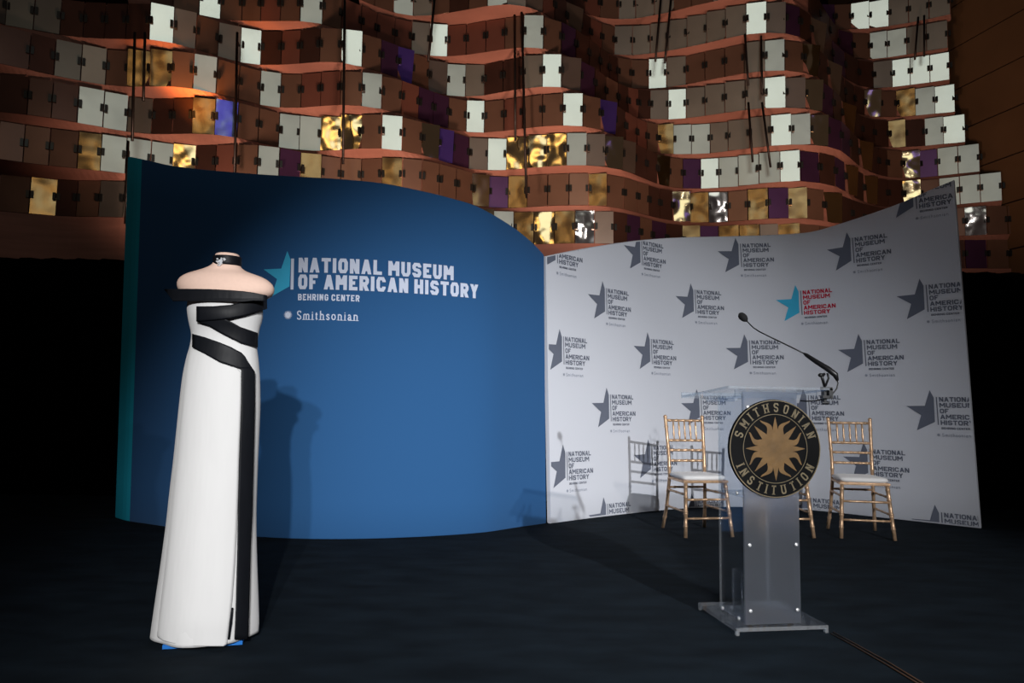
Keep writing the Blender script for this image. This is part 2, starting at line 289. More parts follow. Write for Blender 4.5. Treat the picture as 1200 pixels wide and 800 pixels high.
for r in range(-3, 6):
    pts = ROWS[r]
    # backing strip and the sloping timber ledge down to the row below
    b2 = bmesh.new(); xs = []
    x = pts[0][0]
    while x < pts[-1][0]: xs.append(x); x += 8
    xs.append(pts[-1][0]); cols = []
    for x in xs:
        p = curve_pt(r, x); back = Vector((p.x, p.y, 0)).normalized() * 0.05
        low = None
        zb = ZTOP[r] - HP
        if r < 5 and TOPY[r+1][0][0] - 1 <= x <= TOPY[r+1][-1][0] + 1:
            q = curve_pt(r + 1, x); bq = Vector((q.x, q.y, 0)).normalized() * 0.05
            low = (q.x + bq.x, q.y + bq.y, ZTOP[r+1] + 0.0)
        elif r == 5: low = (p.x + back.x, p.y + back.y, 2.55)
        else: low = (p.x + back.x, p.y + back.y, zb - 0.09)
        cols.append([b2.verts.new(Vector(c) - FLOC) for c in ((p.x+back.x, p.y+back.y, ZTOP[r]+0.005), (p.x+back.x, p.y+back.y, zb+0.004), (p.x, p.y, zb-0.004), low)])
    for a, c in zip(cols, cols[1:]):
        for k in range(3): b2.faces.new((a[k], a[k+1], c[k+1], c[k]))
    row = build('mirror_row', b2, M['salmon'], flag)
    # tiles
    clips = bmesh.new(); nclip = 0
    for i in range(len(pts) - 1):
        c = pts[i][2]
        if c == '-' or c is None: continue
        a = F(pts[i][0], pts[i][1], ZTOP[r]); e = F(pts[i+1][0], pts[i+1][1], ZTOP[r])
        ctr = (a + e) / 2; ctr.z = ZTOP[r] - HP / 2
        wdt = (e - a).xy.length
        if wdt < 0.05: continue
        tang = (e - a); tang.z = 0; tang.normalize(); nrm = Vector((tang.y, -tang.x, 0))
        if nrm.y > 0: nrm = -nrm
        # lean the tile so that it mirrors the unseen lamp added for its tone, up to a set angle
        lamp = {'W': L_WHITE, 'w': L_WHITE, 'G': L_GOLD, 'o': L_GOLD, 'v': L_VIO, 'B': L_VIO, 'X': L_GLINT, 'g': L_WHITE}.get(c)
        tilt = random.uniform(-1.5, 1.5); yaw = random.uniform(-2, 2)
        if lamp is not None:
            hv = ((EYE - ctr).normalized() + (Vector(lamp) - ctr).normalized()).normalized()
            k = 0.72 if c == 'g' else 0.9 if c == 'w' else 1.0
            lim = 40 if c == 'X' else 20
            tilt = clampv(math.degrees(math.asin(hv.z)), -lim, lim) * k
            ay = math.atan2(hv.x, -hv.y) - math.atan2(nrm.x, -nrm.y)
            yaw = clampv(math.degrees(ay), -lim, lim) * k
        key = None
        hw = wdt / 2 * 0.95; hh = HP / 2
        b3 = bmesh.new(); abox(b3, -hw, hw, -0.004, 0.004, -hh, hh)
        ang = math.atan2(nrm.x, -nrm.y) + math.radians(yaw)
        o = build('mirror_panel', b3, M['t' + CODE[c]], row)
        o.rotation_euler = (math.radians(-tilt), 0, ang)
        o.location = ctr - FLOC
        # two clips at the right hand joint
        for s_ in (-1, 1):
            pc = e + tang * (0.024 * s_) - Vector((0, 0, HP / 2 - 0.01)) + nrm * 0.02
            q = Matrix.Rotation(math.atan2(nrm.x, -nrm.y), 4, 'Z')
            vs, fs = abox(clips, -0.016, 0.016, -0.008, 0.03, -0.045, 0.045)
            for v in vs: v.co = q @ v.co + pc - FLOC
            nclip += 1
    if nclip:
        o = build('tile_clip', clips, M['clip'], row); o['kind'] = 'stuff'
# steel rods holding the sculpture
for x0, y0, x1, y1 in ((404,-8,402,192), (158,38,155,165), (170,38,168,118), (278,38,275,205), (510,-8,502,72), (603,-8,604,165), (611,6,617,232),
                       (775,-8,768,72), (787,-8,779,74), (873,40,877,100), (892,42,893,110), (877,120,882,190), (893,120,903,196), (1076,20,1072,70), (1083,18,1083,66), (150,165,147,262)):
    Ya = min(interp([(p[0], F(p[0], p[1], ZTOP[1]).y) for p in ROWS[1]], x0), interp([(p[0], F(p[0], p[1], ZTOP[3]).y) for p in ROWS[3]], x0)) - 0.14
    b2 = bmesh.new(); tube(b2, [P(x0, y0, Ya) - FLOC, P(x1, y1, Ya) - FLOC], 0.017, 8)
    build('steel_rod', b2, M['steel'], flag, smooth=True)

# ================================================================ STROKE LETTERING
c_ = 0.2
CAPS = {
'N': (1, [[(0,0),(0,1),(1,0),(1,1)]]), 'A': (1.08, [[(0,0),(.5,1),(1,0)], [(.17,.27),(.83,.27)]]), 'T': (.95, [[(0,1),(1,1)], [(.5,1),(.5,0)]]),
'I': (0, [[(.5,0),(.5,1)]]), 'O': (1, [[(.5,1),(.8,1),(1,1-c_),(1,c_),(.8,0),(.2,0),(0,c_),(0,1-c_),(.2,1),(.5,1)]]),
'L': (.85, [[(0,1),(0,0),(1,0)]]), 'M': (1.3, [[(0,0),(0,1),(.5,.3),(1,1),(1,0)]]), 'U': (1, [[(0,1),(0,c_),(.22,0),(.78,0),(1,c_),(1,1)]]),
'S': (.97, [[(1,.76),(1,.84),(.8,1),(.2,1),(0,.84),(0,.68),(.2,.53),(.8,.47),(1,.32),(1,.16),(.8,0),(.2,0),(0,.16),(0,.24)]]),
'E': (.85, [[(1,1),(0,1),(0,0),(1,0)], [(0,.5),(.88,.5)]]), 'F': (.85, [[(1,1),(0,1),(0,0)], [(0,.48),(.88,.48)]]),
'R': (1, [[(0,0),(0,1),(.8,1),(1,.84),(1,.62),(.8,.46),(0,.46)], [(.5,.46),(1,0)]]),
'C': (1, [[(1,.7),(1,1-c_),(.8,1),(.2,1),(0,1-c_),(0,c_),(.2,0),(.8,0),(1,c_),(1,.3)]]),
'H': (1, [[(0,0),(0,1)], [(1,0),(1,1)], [(0,.5),(1,.5)]]), 'Y': (1.05, [[(0,1),(.5,.45),(1,1)], [(.5,.45),(.5,0)]]),
'B': (1, [[(0,0),(0,1),(.78,1),(.96,.86),(.96,.66),(.8,.53),(0,.53)], [(.8,.53),(1,.38),(1,.16),(.8,0),(0,0)]]),
'G': (1, [[(1,.72),(1,1-c_),(.8,1),(.2,1),(0,1-c_),(0,c_),(.2,0),(.8,0),(1,c_),(1,.46),(.55,.46)]]), ' ': (.45, [])}
LOW = {  # serif lower case, x height .64
'S': (.95, [[(.95,.8),(.8,.97),(.45,1),(.12,.9),(.05,.72),(.2,.57),(.7,.43),(.93,.28),(.85,.08),(.5,0),(.15,.04),(.02,.2)]]),
'm': (1.6, [[(.1,0),(.1,.62)], [(.1,.5),(.25,.63),(.42,.6),(.48,.48),(.48,0)], [(.48,.5),(.65,.63),(.82,.6),(.88,.48),(.88,0)]]),
'i': (.35, [[(.5,0),(.5,.62),(.1,.6)], [(.5,.82),(.5,.92)]]),
't': (.6, [[(.45,.85),(.45,.12),(.6,0),(.95,.08)], [(.05,.62),(.95,.62)]]),
'h': (1.05, [[(.15,0),(.15,1),(0,.98)], [(.15,.48),(.4,.64),(.7,.6),(.82,.46),(.82,0)]]),
's': (.75, [[(.9,.5),(.75,.62),(.4,.64),(.12,.52),(.25,.38),(.75,.28),(.92,.14),(.7,0),(.3,0),(.05,.14)]]),
'o': (.95, [[(.5,.64),(.8,.57),(.95,.32),(.8,.06),(.5,0),(.2,.06),(.05,.32),(.2,.57),(.5,.64)]]),
'n': (1.05, [[(.15,0),(.15,.62),(0,.6)], [(.15,.48),(.4,.64),(.7,.6),(.82,.46),(.82,0)]]),
'a': (.85, [[(.1,.5),(.35,.64),(.65,.6),(.75,.45),(.75,.1),(.95,0)], [(.75,.38),(.3,.32),(.08,.16),(.25,0),(.5,.02),(.75,.18)]])}
def stroke(quads, pts, t):
    pts = [Vector(p) for p in pts]; n = len(pts); closed = (pts[0] - pts[-1]).length < 1e-6
    off = []
    for i in range(n):
        if closed and i in (0, n - 1): a, b = pts[-2], pts[1]; d1 = (pts[0]-a).normalized(); d2 = (b-pts[0]).normalized()
        elif i == 0: d1 = d2 = (pts[1]-pts[0]).normalized()
        elif i == n - 1: d1 = d2 = (pts[-1]-pts[-2]).normalized()
        else: d1 = (pts[i]-pts[i-1]).normalized(); d2 = (pts[i+1]-pts[i]).normalized()
        tt = (d1 + d2)
        tt = tt.normalized() if tt.length > 1e-4 else d1
        nn = Vector((-tt.y, tt.x)); n1 = Vector((-d1.y, d1.x)); k = 1 / max(nn.dot(n1), 0.55)
        off.append(nn * (t / 2 * k))
    for i in range(n - 1):
        quads.append((pts[i] + off[i], pts[i] - off[i], pts[i+1] - off[i+1], pts[i+1] + off[i+1]))
def text_quads(txt, x0, y0, h, width=None, wl=0.52, t=0.2, gap=0.13, font=CAPS, serif=False):
    """Letters of cap height h, baseline y0, fitted into `width`. Returns quads in layout space."""
    T = t
    if width:      # letter width that makes the line exactly `width` long without squeezing the strokes
        rel = sum(font[ch][0] if ch != ' ' else .75 for ch in txt); fix = sum((T + gap) for ch in txt if ch != ' ') - gap
        wl = max((width / h - fix) / rel, .12)
    adv = 0; items = []
    for ch in txt:
        rel, lines = font[ch]; cw = wl * rel
        if ch == ' ': adv += wl * .75; continue
        items.append((adv, cw, lines)); adv += cw + T + gap
    total = adv - gap; sx = (width / (total * h)) if width else 1.0
    quads = []
    for a, cw, lines in items:
        def cv(q): return Vector(((a + T/2 + q[0] * cw) if cw > 0 else (a + T/2), T/2 + q[1] * (1 - T)))
        for ln in lines:
            pp = [cv(q) for q in ln]
            parts = [(ln, pp)]
            if font is CAPS:       # sharp corners become separate strokes
                parts = []; cur = [0]
                for i in range(1, len(pp)):
                    cur.append(i)
                    if i < len(pp) - 1 and (pp[i]-pp[i-1]).normalized().dot((pp[i+1]-pp[i]).normalized()) < -.2:
                        parts.append(([ln[k] for k in cur], [pp[k] for k in cur])); cur = [i]
                parts.append(([ln[k] for k in cur], [pp[k] for k in cur]))
            for l2, p2 in parts:
                d = p2[-1] - p2[0]
                if font is CAPS and len(p2) == 2 and abs(d.x) > .02 and abs(d.y) > .02:
                    if d.y < 0: p2 = p2[::-1]; l2 = l2[::-1]; d = -d
                    sl = d.x / d.y; e0 = T/2 if l2[0][1] == 0 else 0; e1 = T/2 if l2[1][1] == 1 else 0
                    lo = Vector((p2[0].x, p2[0].y - e0)); hi = Vector((p2[1].x, p2[1].y + e1))
                    hw = T/2 * min(d.length / abs(d.y), 1.35)
                    quads.append((lo - Vector((hw, 0)), lo + Vector((hw, 0)), hi + Vector((hw, 0)), hi - Vector((hw, 0)))); continue
                p2 = list(p2)
                if (p2[0] - p2[-1]).length > 1e-6 and font is CAPS:
                    for e, nb in ((0, 1), (-1, -2)):
                        dd = p2[e] - p2[nb]; l = l2[e]
                        if (abs(dd.x) < 1e-6 and l[1] in (0, 1)) or (abs(dd.y) < 1e-6 and (l[0] == 1 or l[0] == 0)): p2[e] = p2[e] + dd.normalized() * T/2
                stroke(quads, p2, T)
            if serif:
                for e in (0, -1):
                    if ln[e][1] in (0, 1) and ln[0] != ln[-1] and abs(ln[e][0] - ln[1 if e == 0 else -2][0]) < .3:
                        q = pp[e]; s = .17; yy = T*.25 if ln[e][1] == 0 else 1 - T*.25
                        stroke(quads, [(q[0]-s, yy), (q[0]+s, yy)], T * .5)
    return [[Vector((x0 + q.x * h * sx, y0 + q.y * h)) for q in qd] for qd in quads], total * h * sx
def starburst(cx, cy, r, n=16, inner=.52):
    fs = []; c = Vector((cx, cy))
    for k in range(n):
        a0 = 2*math.pi*(k-.5)/n; a1 = 2*math.pi*k/n; a2 = 2*math.pi*(k+.5)/n
        fs.append([c, c + Vector((math.cos(a0), math.sin(a0)))*r*inner, c + Vector((math.cos(a1), math.sin(a1)))*r, c + Vector((math.cos(a2), math.sin(a2)))*r*inner])
    return fs
def starpts(): return [(-.18,.25),(-.37,-.32),(-.98,-.335),(-.51,-.66),(-.69,-1.22),(-.085,-.9),(-.065,-.03)]
def star_faces(cx, cy, s):
    p = [Vector((cx + a*s, cy + b*s)) for a, b in starpts()]
    c = Vector((cx - .32*s, cy - .55*s))
    return [[c, p[i], p[(i+1) % 7]] for i in range(7)]

# ================================================================ CURVED BACKDROPS
class Backdrop:
    """Fabric wall over a curved tube frame; base and top outlines in the picture give its real plan and heights."""
    def __init__(s, base, top, xa, xb, xta, xtb, thick=0.045):
        s.N = 120; s.b = []; s.t = []
        for i in range(s.N + 1):
            k = i / s.N; xb_ = xa + (xb - xa) * k; xt_ = xta + (xtb - xta) * k
            p = F(xb_, smooth_interp(base, xb_), 0.0); q = P(xt_, smooth_interp(top, xt_), p.y)
            s.b.append(Vector((p.x, p.y))); s.t.append(Vector((q.x, q.y, q.z)))
        s.arc = [0]
        for a, c in zip(s.b, s.b[1:]): s.arc.append(s.arc[-1] + (c - a).length)
        s.thick = thick
    def col(s, k):
        k = min(max(k, 0), s.N); i = min(int(k), s.N - 1); f = k - i
        return s.b[i].lerp(s.b[i+1], f), s.t[i].lerp(s.t[i+1], f)
    def pt(s, k, z, off=0.0):
        b, t = s.col(k); v = z / t.z
        p = Vector((b.x + (t.x - b.x) * v, b.y, z))
        i = min(max(int(k), 0), s.N - 1); tg = (s.b[i+1] - s.b[i]).normalized()
        n = Vector((tg.y, -tg.x, 0)); return p + n * off
    def k_of_arc(s, a):
        if a <= 0: return a / (s.arc[1])
        for i in range(s.N):
            if a <= s.arc[i+1]: return i + (a - s.arc[i]) / (s.arc[i+1] - s.arc[i])
        return s.N
    def arc_of_k(s, k): 
        i = min(int(k), s.N - 1); return s.arc[i] + (s.arc[i+1] - s.arc[i]) * (k - i)
    def find(s, px, py):
        d = ray(px, py); best = None
        for j in range(0, s.N * 4 + 1):
            k = j / 4; b, t = s.col(k); u = b.y / d.y; p = EYE + d * u
            e = abs(s.pt(k, p.z).x - p.x)
            if best is None or e < best[0]: best = (e, k, p.z)
        return s.arc_of_k(best[1]), best[2]
    def mesh(s, k0, k1, mt, parent, name, off=0.0):
        b2 = bmesh.new(); rows = 10; cols = []
        r = s.thick / 2
        ks = [k0 + (k1 - k0) * i / 60 for i in range(61)]
        for k in ks:
            H = s.col(k)[1].z; c = []
            prof = [(r * .3, 0.004), (0, r * .6)] + [(0, H * v) for v in [0.1*i for i in range(1, 10)]] + [(0, H - r * .6), (r * .3, H - .006), (r, H), (2*r - r*.3, H - .006), (2*r, H - r*.6), (2*r, r*.6), (2*r - r*.3, .004)]
            for dn, z in prof: c.append(b2.verts.new(s.pt(k, z, off - dn)))
            cols.append(c)
        n = len(cols[0])
        for a, c in zip(cols, cols[1:]):
            for i in range(n): b2.faces.new((a[i], c[i], c[(i+1) % n], a[(i+1) % n]))
        b2.faces.new(cols[0]); b2.faces.new(list(reversed(cols[-1])))
        o = build(name, b2, mt, parent, smooth=True)
        md = o.modifiers.new('es', 'EDGE_SPLIT'); md.split_angle = math.radians(50)
        return o
    def put(s, faces_mats, mats, name, parent, a0, z0, off=0.004, clip=True):
        """faces in layout space (x along the fabric in metres, y up) offset to arc a0, height z0"""
        b2 = bmesh.new()
        for fc, mi in faces_mats:
            f = b2.faces.new([b2.verts.new((v.x + a0, v.y + z0, 0)) for v in fc]); f.material_index = mi
        if clip:
            def cut(co, no):
                g = list(b2.verts) + list(b2.edges) + list(b2.faces)
                bmesh.ops.bisect_plane(b2, geom=g, plane_co=co, plane_no=no, clear_outer=True)
            cut((0, 0.02, 0), (0, -1, 0)); cut((0.015, 0, 0), (-1, 0, 0))
            kk = s.k_of_arc(a0); ka = max(kk - 6, 0); kb = min(kk + 6, s.N)
            aa, ab = s.arc_of_k(ka), s.arc_of_k(kb); za, zb = s.col(ka)[1].z - .012, s.col(kb)[1].z - .012
            cut((aa, za, 0), (-(zb - za), ab - aa, 0))
            cut((s.arc[-1] - .012, 0, 0), (1, 0, 0))
        if not b2.faces: b2.free(); return None
        for v in b2.verts:
            v.co = s.pt(s.k_of_arc(v.co.x), v.co.y, off)
        # front faces toward the audience
        for f in b2.faces:
            f.normal_update()
            if f.normal.y > 0: f.normal_flip()
        return build(name, b2, mats, parent, recalc=False)

blue_base = [(135,607),(147,610.5),(170,614),(197,618),(250,625),(300,629.5),(360,632),(420,632),(470,630.5),(520,628),(570,624),(606,618.5),(641,613.5)]
blue_top = [(150,183),(168,186.5),(200,193.5),(250,199),(300,203),(350,206),(400,209),(450,214),(500,224),(530,231.5),(560,241),(600,264),(625,284),(639,299)]
BL = Backdrop(blue_base, blue_top, 135, 639.8, 150, 637.3)
blue = thing('blue_backdrop', 'tall curved navy blue fabric backdrop with white museum lettering and teal left edge', 'backdrop')
kt = BL.N * 0.0335
BL.mesh(kt, BL.N, M['blue'], blue, 'fabric_panel')
o = BL.mesh(0, kt, M['teal'], blue, 'fabric_edge'); o['label'] = 'teal left edge of the fabric'
white_base = [(644.5,614),(689,608),(735,602.5),(790,597),(830,594.8),(870,594.3),(937,597),(980,601),(1030,606.5),(1090,613),(1149,619.5)]
white_top = [(639,300),(660,295.5),(700,288),(750,281),(800,277.5),(860,276),(905,274.5),(950,271),(982,262),(1025,248),(1060,235),(1090,221.5),(1118,210)]
WH = Backdrop(white_base, white_top, 645.5, 1149, 639.5, 1117.5)
white = thing('white_backdrop', 'curved white fabric backdrop printed with rows of grey stars and museum lettering', 'backdrop')
WH.mesh(0, WH.N, M['white'], white, 'fabric_panel')
# step-and-repeat logos, anchored at the top of each vertical bar
LOGOS = [(652.5,276),(751.5,281.6),(867.5,285.5),(999,278.7),(1072,214),(709.5,337.5),(814.2,339.4),(938.2,340.6,1),(1084.5,333.7),(660,394),(763,397),
         (877.3,398.6),(1012.4,398.4),(714.7,462),(821,463),(946.6,463),(1096.7,465),(663.5,529),(763.7,522),(884,521),(1018,526),(711,590),(815,585),(950,583),(1102.7,600)]
LH = 0.262
def logo(a, z, s, colour, parent):
    fm = []
    mstar, mtext = (2, 3) if colour else (0, 0)
    fm += [(f, mstar) for f in star_faces(0, 0, s)]
    fm.append(([Vector((0, 0)), Vector((0, -s)), Vector((.035*s, -s)), Vector((.035*s, 0))], 0))
    y = 0
    for wd, wdt in (('NATIONAL', 1.2), ('MUSEUM', 1.1), ('OF', .29), ('AMERICAN', 1.3), ('HISTORY', 1.07)):
        q, _ = text_quads(wd, .095*s, y - .170*s, .168*s, wdt * s * .96, t=.225); fm += [(f, mtext) for f in q]; y -= .208*s
    q, _ = text_quads('BEHRING CENTER', .11*s, -1.155*s, .075*s, .88*s); fm += [(f, 0) for f in q]
    fm += [(f, 1) for f in starburst(.0*s, -1.36*s, .065*s)]
    q, _ = text_quads('Smithsonian', .11*s, -1.42*s, .125*s, .9*s, wl=.5, t=.12, gap=.10, font=LOW); fm += [(f, 1) for f in q]
    o = WH.put(fm, [M['print_grey'], M['print_light'], M['print_cyan'], M['print_red']], 'printed_logo', parent, a, z)
    if o and colour: o['label'] = 'printed logo with cyan star and red lettering'
for lg in LOGOS:
    a, z = WH.find(lg[0], lg[1]); logo(a, z, LH, len(lg) > 2, white)

# blue wall lettering
a0, z0 = BL.find(343, 303); sB = z0 - BL.find(343, 339.2)[1]
aS, zS = BL.find(349.5, 320); 
def bput(faces, mk, name): return BL.put([(f, 0) for f in faces], [mk], name, blue, 0, 0, clip=False)
zb1 = BL.find(349.5, 319.2)[1]; ht1 = BL.find(349.5, 302)[1] - zb1; ae1 = BL.find(531.5, 325)[0]
q, _ = text_quads('NATIONAL MUSEUM', aS, zb1, ht1, ae1 - aS, wl=.42, t=.235, gap=.13); bput(q, M['print_white'], 'printed_lettering')
zb2 = BL.find(349, 338.8)[1]; ht2 = BL.find(349, 321.6)[1] - zb2; ae2 = BL.find(560, 344)[0]
q, _ = text_quads('OF AMERICAN HISTORY', aS, zb2, ht2, ae2 - aS, wl=.42, t=.235, gap=.13); bput(q, M['print_white'], 'printed_lettering')
zb3 = BL.find(349, 351.8)[1]; ht3 = BL.find(349, 344.3)[1] - zb3; ae3 = BL.find(421, 350)[0]
q, _ = text_quads('BEHRING CENTER', aS, zb3, ht3, ae3 - aS, wl=.5, t=.2, gap=.17); bput(q, M['print_white'], 'printed_lettering')
zb4 = BL.find(349, 374.6)[1]; ht4 = BL.find(349, 363.8)[1] - zb4; ae4 = BL.find(420, 370)[0]; as4 = BL.find(347.5, 370)[0]
q, _ = text_quads('Smithsonian', as4, zb4, ht4, ae4 - as4, wl=.45, t=.12, gap=.11, font=LOW, serif=True); bput(q, M['print_white'], 'printed_lettering')
ac, zc = BL.find(338, 369); bput(starburst(ac, zc, ht4 * .52), M['print_white'], 'printed_sun')
o = bput(star_faces(a0, z0, sB), M['print_cyan'], 'printed_star'); o['label'] = 'light blue star'
bput([[Vector((a0-.012, z0)), Vector((a0-.012, z0-sB)), Vector((a0+.012, z0-sB)), Vector((a0+.012, z0))]], M['print_white'], 'printed_bar')

# ================================================================ MANNEQUIN WITH GOWN
MY = 3.32
base_pt = F(238, 740); mann = thing('mannequin', 'headless dress form in a white strapless gown wrapped with black ribbon', 'mannequin', (P(238, 750, MY).x, MY, 0))
ML = mann.location.copy()
PROF = [ # py, xleft, xright, depth/half-width ratio
(349,222,309,.60),(356,221,308,.66),(364,221,307,.72),(373,222,306.5,.72),(382,223.5,304,.68),(392,225.5,302,.66),(405,224,300.5,.66),(420,220,302,.68),
(440,216,303.5,.70),(470,212.5,304,.72),(500,209.5,303,.74),(540,205.5,301,.76),(580,201,299.5,.78),(620,197,298.5,.80),(660,192.5,298.5,.82),(700,187.5,299,.84),(730,184,299,.86),(744,182.5,298,.86)]
def ring_at(py):
    xl = smooth_interp([(p[0], p[1]) for p in PROF], py); xr = smooth_interp([(p[0], p[2]) for p in PROF], py); k = smooth_interp([(p[0], p[3]) for p in PROF], py)
    a = P(xl, py, MY); b = P(xr, py, MY); c = (a + b) / 2; return c, (b - a).length / 2, (b - a).length / 2 * k
def loft(rings, name, mt, parent, seg=48, cap0=True, cap1=True, fn=None):
    b2 = bmesh.new(); vr = []
    for j, (c, a, b) in enumerate(rings):
        rr = []
        for k in range(seg):
            th = 2*math.pi*k/seg; p = Vector((c.x + a*math.cos(th), c.y + b*math.sin(th), c.z))
            if fn: p = fn(p, j, th)
            rr.append(b2.verts.new(p - ML))
        vr.append(rr)
    for x, y in zip(vr, vr[1:]):
        for k in range(seg): b2.faces.new((x[k], x[(k+1) % seg], y[(k+1) % seg], y[k]))
    if cap0: b2.faces.new(vr[0])
    if cap1: b2.faces.new(list(reversed(vr[-1])))
    return build(name, b2, mt, parent, smooth=True)
pys = [348 + (744 - 348) * i / 70 for i in range(71)]
def hemfn(p, j, th):
    if j > 45:      # soft folds at the back right and a hem that dips at the front, touching the floor
        w_ = (j - 45) / 25
        p = p.copy(); p.x += 0.010 * w_ * math.sin(5 * th + 0.6); p.y += 0.008 * w_ * math.cos(6 * th)
        if j == 70: p.z = max(0.022, p.z)
    return p
rings = [ring_at(y) for y in pys]
hemz = min(r_[0].z for r_ in rings); 
rings[-1] = (Vector((rings[-1][0].x, MY, 0.024)), rings[-1][1], rings[-1][2])
rings = [r_ for r_ in rings if r_[0].z >= 0.024 or r_ is rings[-1]]
loft(rings, 'gown', M['dress'], mann, fn=hemfn)
# torso and neck of the dress form
T = [(352,223,308,.58),(346,213,319.5,.54),(339,208.7,321.7,.50),(332.5,207.5,320,.48),(326,211,312.5,.48),(321.5,219,301,.50),(318.5,230,290,.55),(315,241,284.5,.68),(311.5,249,281,.85),(306,252,281,.92),(300,252.5,280.5,.92),(298,253.5,279.5,.92),(297,256,277,.9)]
tr = []
for py, xl, xr, k in T:
    a = P(xl, py, MY); b = P(xr, py, MY); tr.append(((a + b)/2, (b - a).length/2, (b - a).length/2*k))
o = loft(tr, 'torso', M['skin'], mann); md = o.modifiers.new('s', 'SUBSURF'); md.levels = md.render_levels = 1
ch = []
for py in (312, 310, 303, 301.5):
    a = P(251.3, py, MY); b = P(281.6, py + (-.3), MY); ch.append(((a+b)/2, (b-a).length/2 + .003, ((b-a).length/2 + .003)*.95))
cho = loft(ch, 'choker', M['ribbon'], mann)
b2 = bmesh.new()
for i in range(34):
    t_ = i / 34; a = random.uniform(0, 6.28); rr = random.uniform(0, 1)
    px_ = 258 + rr * math.cos(a) * 6.5; py_ = 304.5 + rr * math.sin(a) * 2.4 + (rr < .5) * random.uniform(0, 6)
    c = P(px_, py_, MY - .062) - ML
    bmesh.ops.create_icosphere(b2, subdivisions=1, radius=random.uniform(.003, .006), matrix=Matrix.Translation(c))
o = build('brooch', b2, M['crystal'], cho); o['label'] = 'sparkling crystal brooch on the choker'
# ribbon bands following the body
def on_body(px, py, off, wide=1.0):
    Y = MY
    for _ in range(8):
        p = P(px, py, Y)
        pr = py
        c, a, b = ring_at(max(349, min(744, py)))
        if py < 349: a *= 1.0
        a = a * wide + off; b += off
        s = (p.x - c.x) / a
        Yn = MY - (b * math.sqrt(max(0, 1 - s*s)) if abs(s) < 1 else 0)
        Y = Y * .4 + Yn * .6
    return P(px, py, Y)
def band(name, st, off=0.012, vertical=False, n=10, mt=None, parent=None, wide=1.0):
    """st: (x, ytop, ybottom) or, if vertical, (y, xleft, xright) pixel stations"""
    dense = []
    for a, b in zip(st, st[1:]):
        m_ = max(2, int(abs(b[0] - a[0]) / 5))
        for i in range(m_): dense.append([a[j] + (b[j] - a[j]) * i / m_ for j in range(3)])
    dense.append(list(st[-1]))
    b2 = bmesh.new(); R = []
    for u, lo, hi in dense:
        rr = []
        for k in range(n + 1):
            v = lo + (hi - lo) * k / n; q = (v, u) if vertical else (u, v)
            rr.append(b2.verts.new(on_body(q[0], q[1], off, wide) - ML))
        R.append(rr)
    for a, b in zip(R, R[1:]):
        for k in range(n): b2.faces.new((a[k], a[k+1], b[k+1], b[k]))
    for f in b2.faces:
        f.normal_update()
        if f.normal.y > 0: f.normal_flip()
    o = build(name, b2, mt or M['ribbon'], parent or mann, smooth=True, recalc=False)
    md = o.modifiers.new('t', 'SOLIDIFY'); md.thickness = .004; md.offset = -1
    return o
SO = [(400,226),(405,236),(412,250),(420,262),(428,274),(436,283),(470,282.5),(500,281.5),(540,280),(580,279),(620,277.5),(660,275.5),(700,272.5),(725,270),(744,267.3)]
def xl_(y): return smooth_interp([(p[0], p[1]) for p in PROF], y) - 1.7
band('skirt_overlap', [(y, xl_(y), x) for y, x in SO] + [(750,190,266.8),(754,205,266.2),(757,225,262)], .005, True, 24, M['dress'])
band('ribbon_band', [(192.5,338.6,339),(202.5,338.4,352.6),(220,338.2,352.2),(245,338.6,352.2),(270,339.8,352.8),(285,341,353.4),(297,342.6,352),(313,346,352.5)], .03, wide=1.5)
band('ribbon_band', [(313,346,362),(297,350,366.5),(287,353,369.5),(270,357,373),(250,358.6,375),(230,358.7,376.5)], .022)
band('ribbon_band', [(230,359,376.5),(245,364,381.5),(261,372,391),(282,383,401.5),(302.3,390,407)], .016)
band('ribbon_band', [(225,391,406.5),(240,395,414),(257.5,401,424),(270,406,428),(283,413,432),(287,417,433),(291,424,435),(299,435.8,437)], .018)
band('ribbon_tail', [(430,283,292),(436.5,283,299),(480,282.7,299),(520,281,298),(560,280,297),(600,279,296),(640,278.5,294),(700,277,292.5),(730,276,291.5),(749,275,291)], .02, True, 8)
band('slit_lining', [(712,271.4,273.5),(730,269,272),(749,267,269.3)], .012, True, 3)
b2 = bmesh.new(); pA = F(190, 761.5); pB = F(284, 756); dx = (pB - pA); nn = Vector((-dx.y, dx.x, 0)).normalized()
vs = []
for z in (0.003, 0.02):
    for p in (pA, pB, pB + nn * .28, pA + nn * .28): vs.append(b2.verts.new(Vector((p.x, p.y, z)) - ML))
for q in ((0,3,2,1),(4,5,6,7),(0,1,5,4),(1,2,6,5),(2,3,7,6),(3,0,4,7)): b2.faces.new([vs[i] for i in q])
o = build('base_plate', b2, M['bluebase'], mann); o['label'] = 'blue board under the hem'

# ================================================================ LECTERN
fl = F(862, 744.5); fr = F(972, 742)
LB = (fl + fr) / 2; ux = (fr - fl); ux.z = 0; BW = ux.length; ux.normalize()
yaw = math.radians(8.5)
lect = thing('lectern', 'clear acrylic lectern with a round black and gold seal on its frosted front', 'lectern', (LB.x, LB.y, 0), yaw)
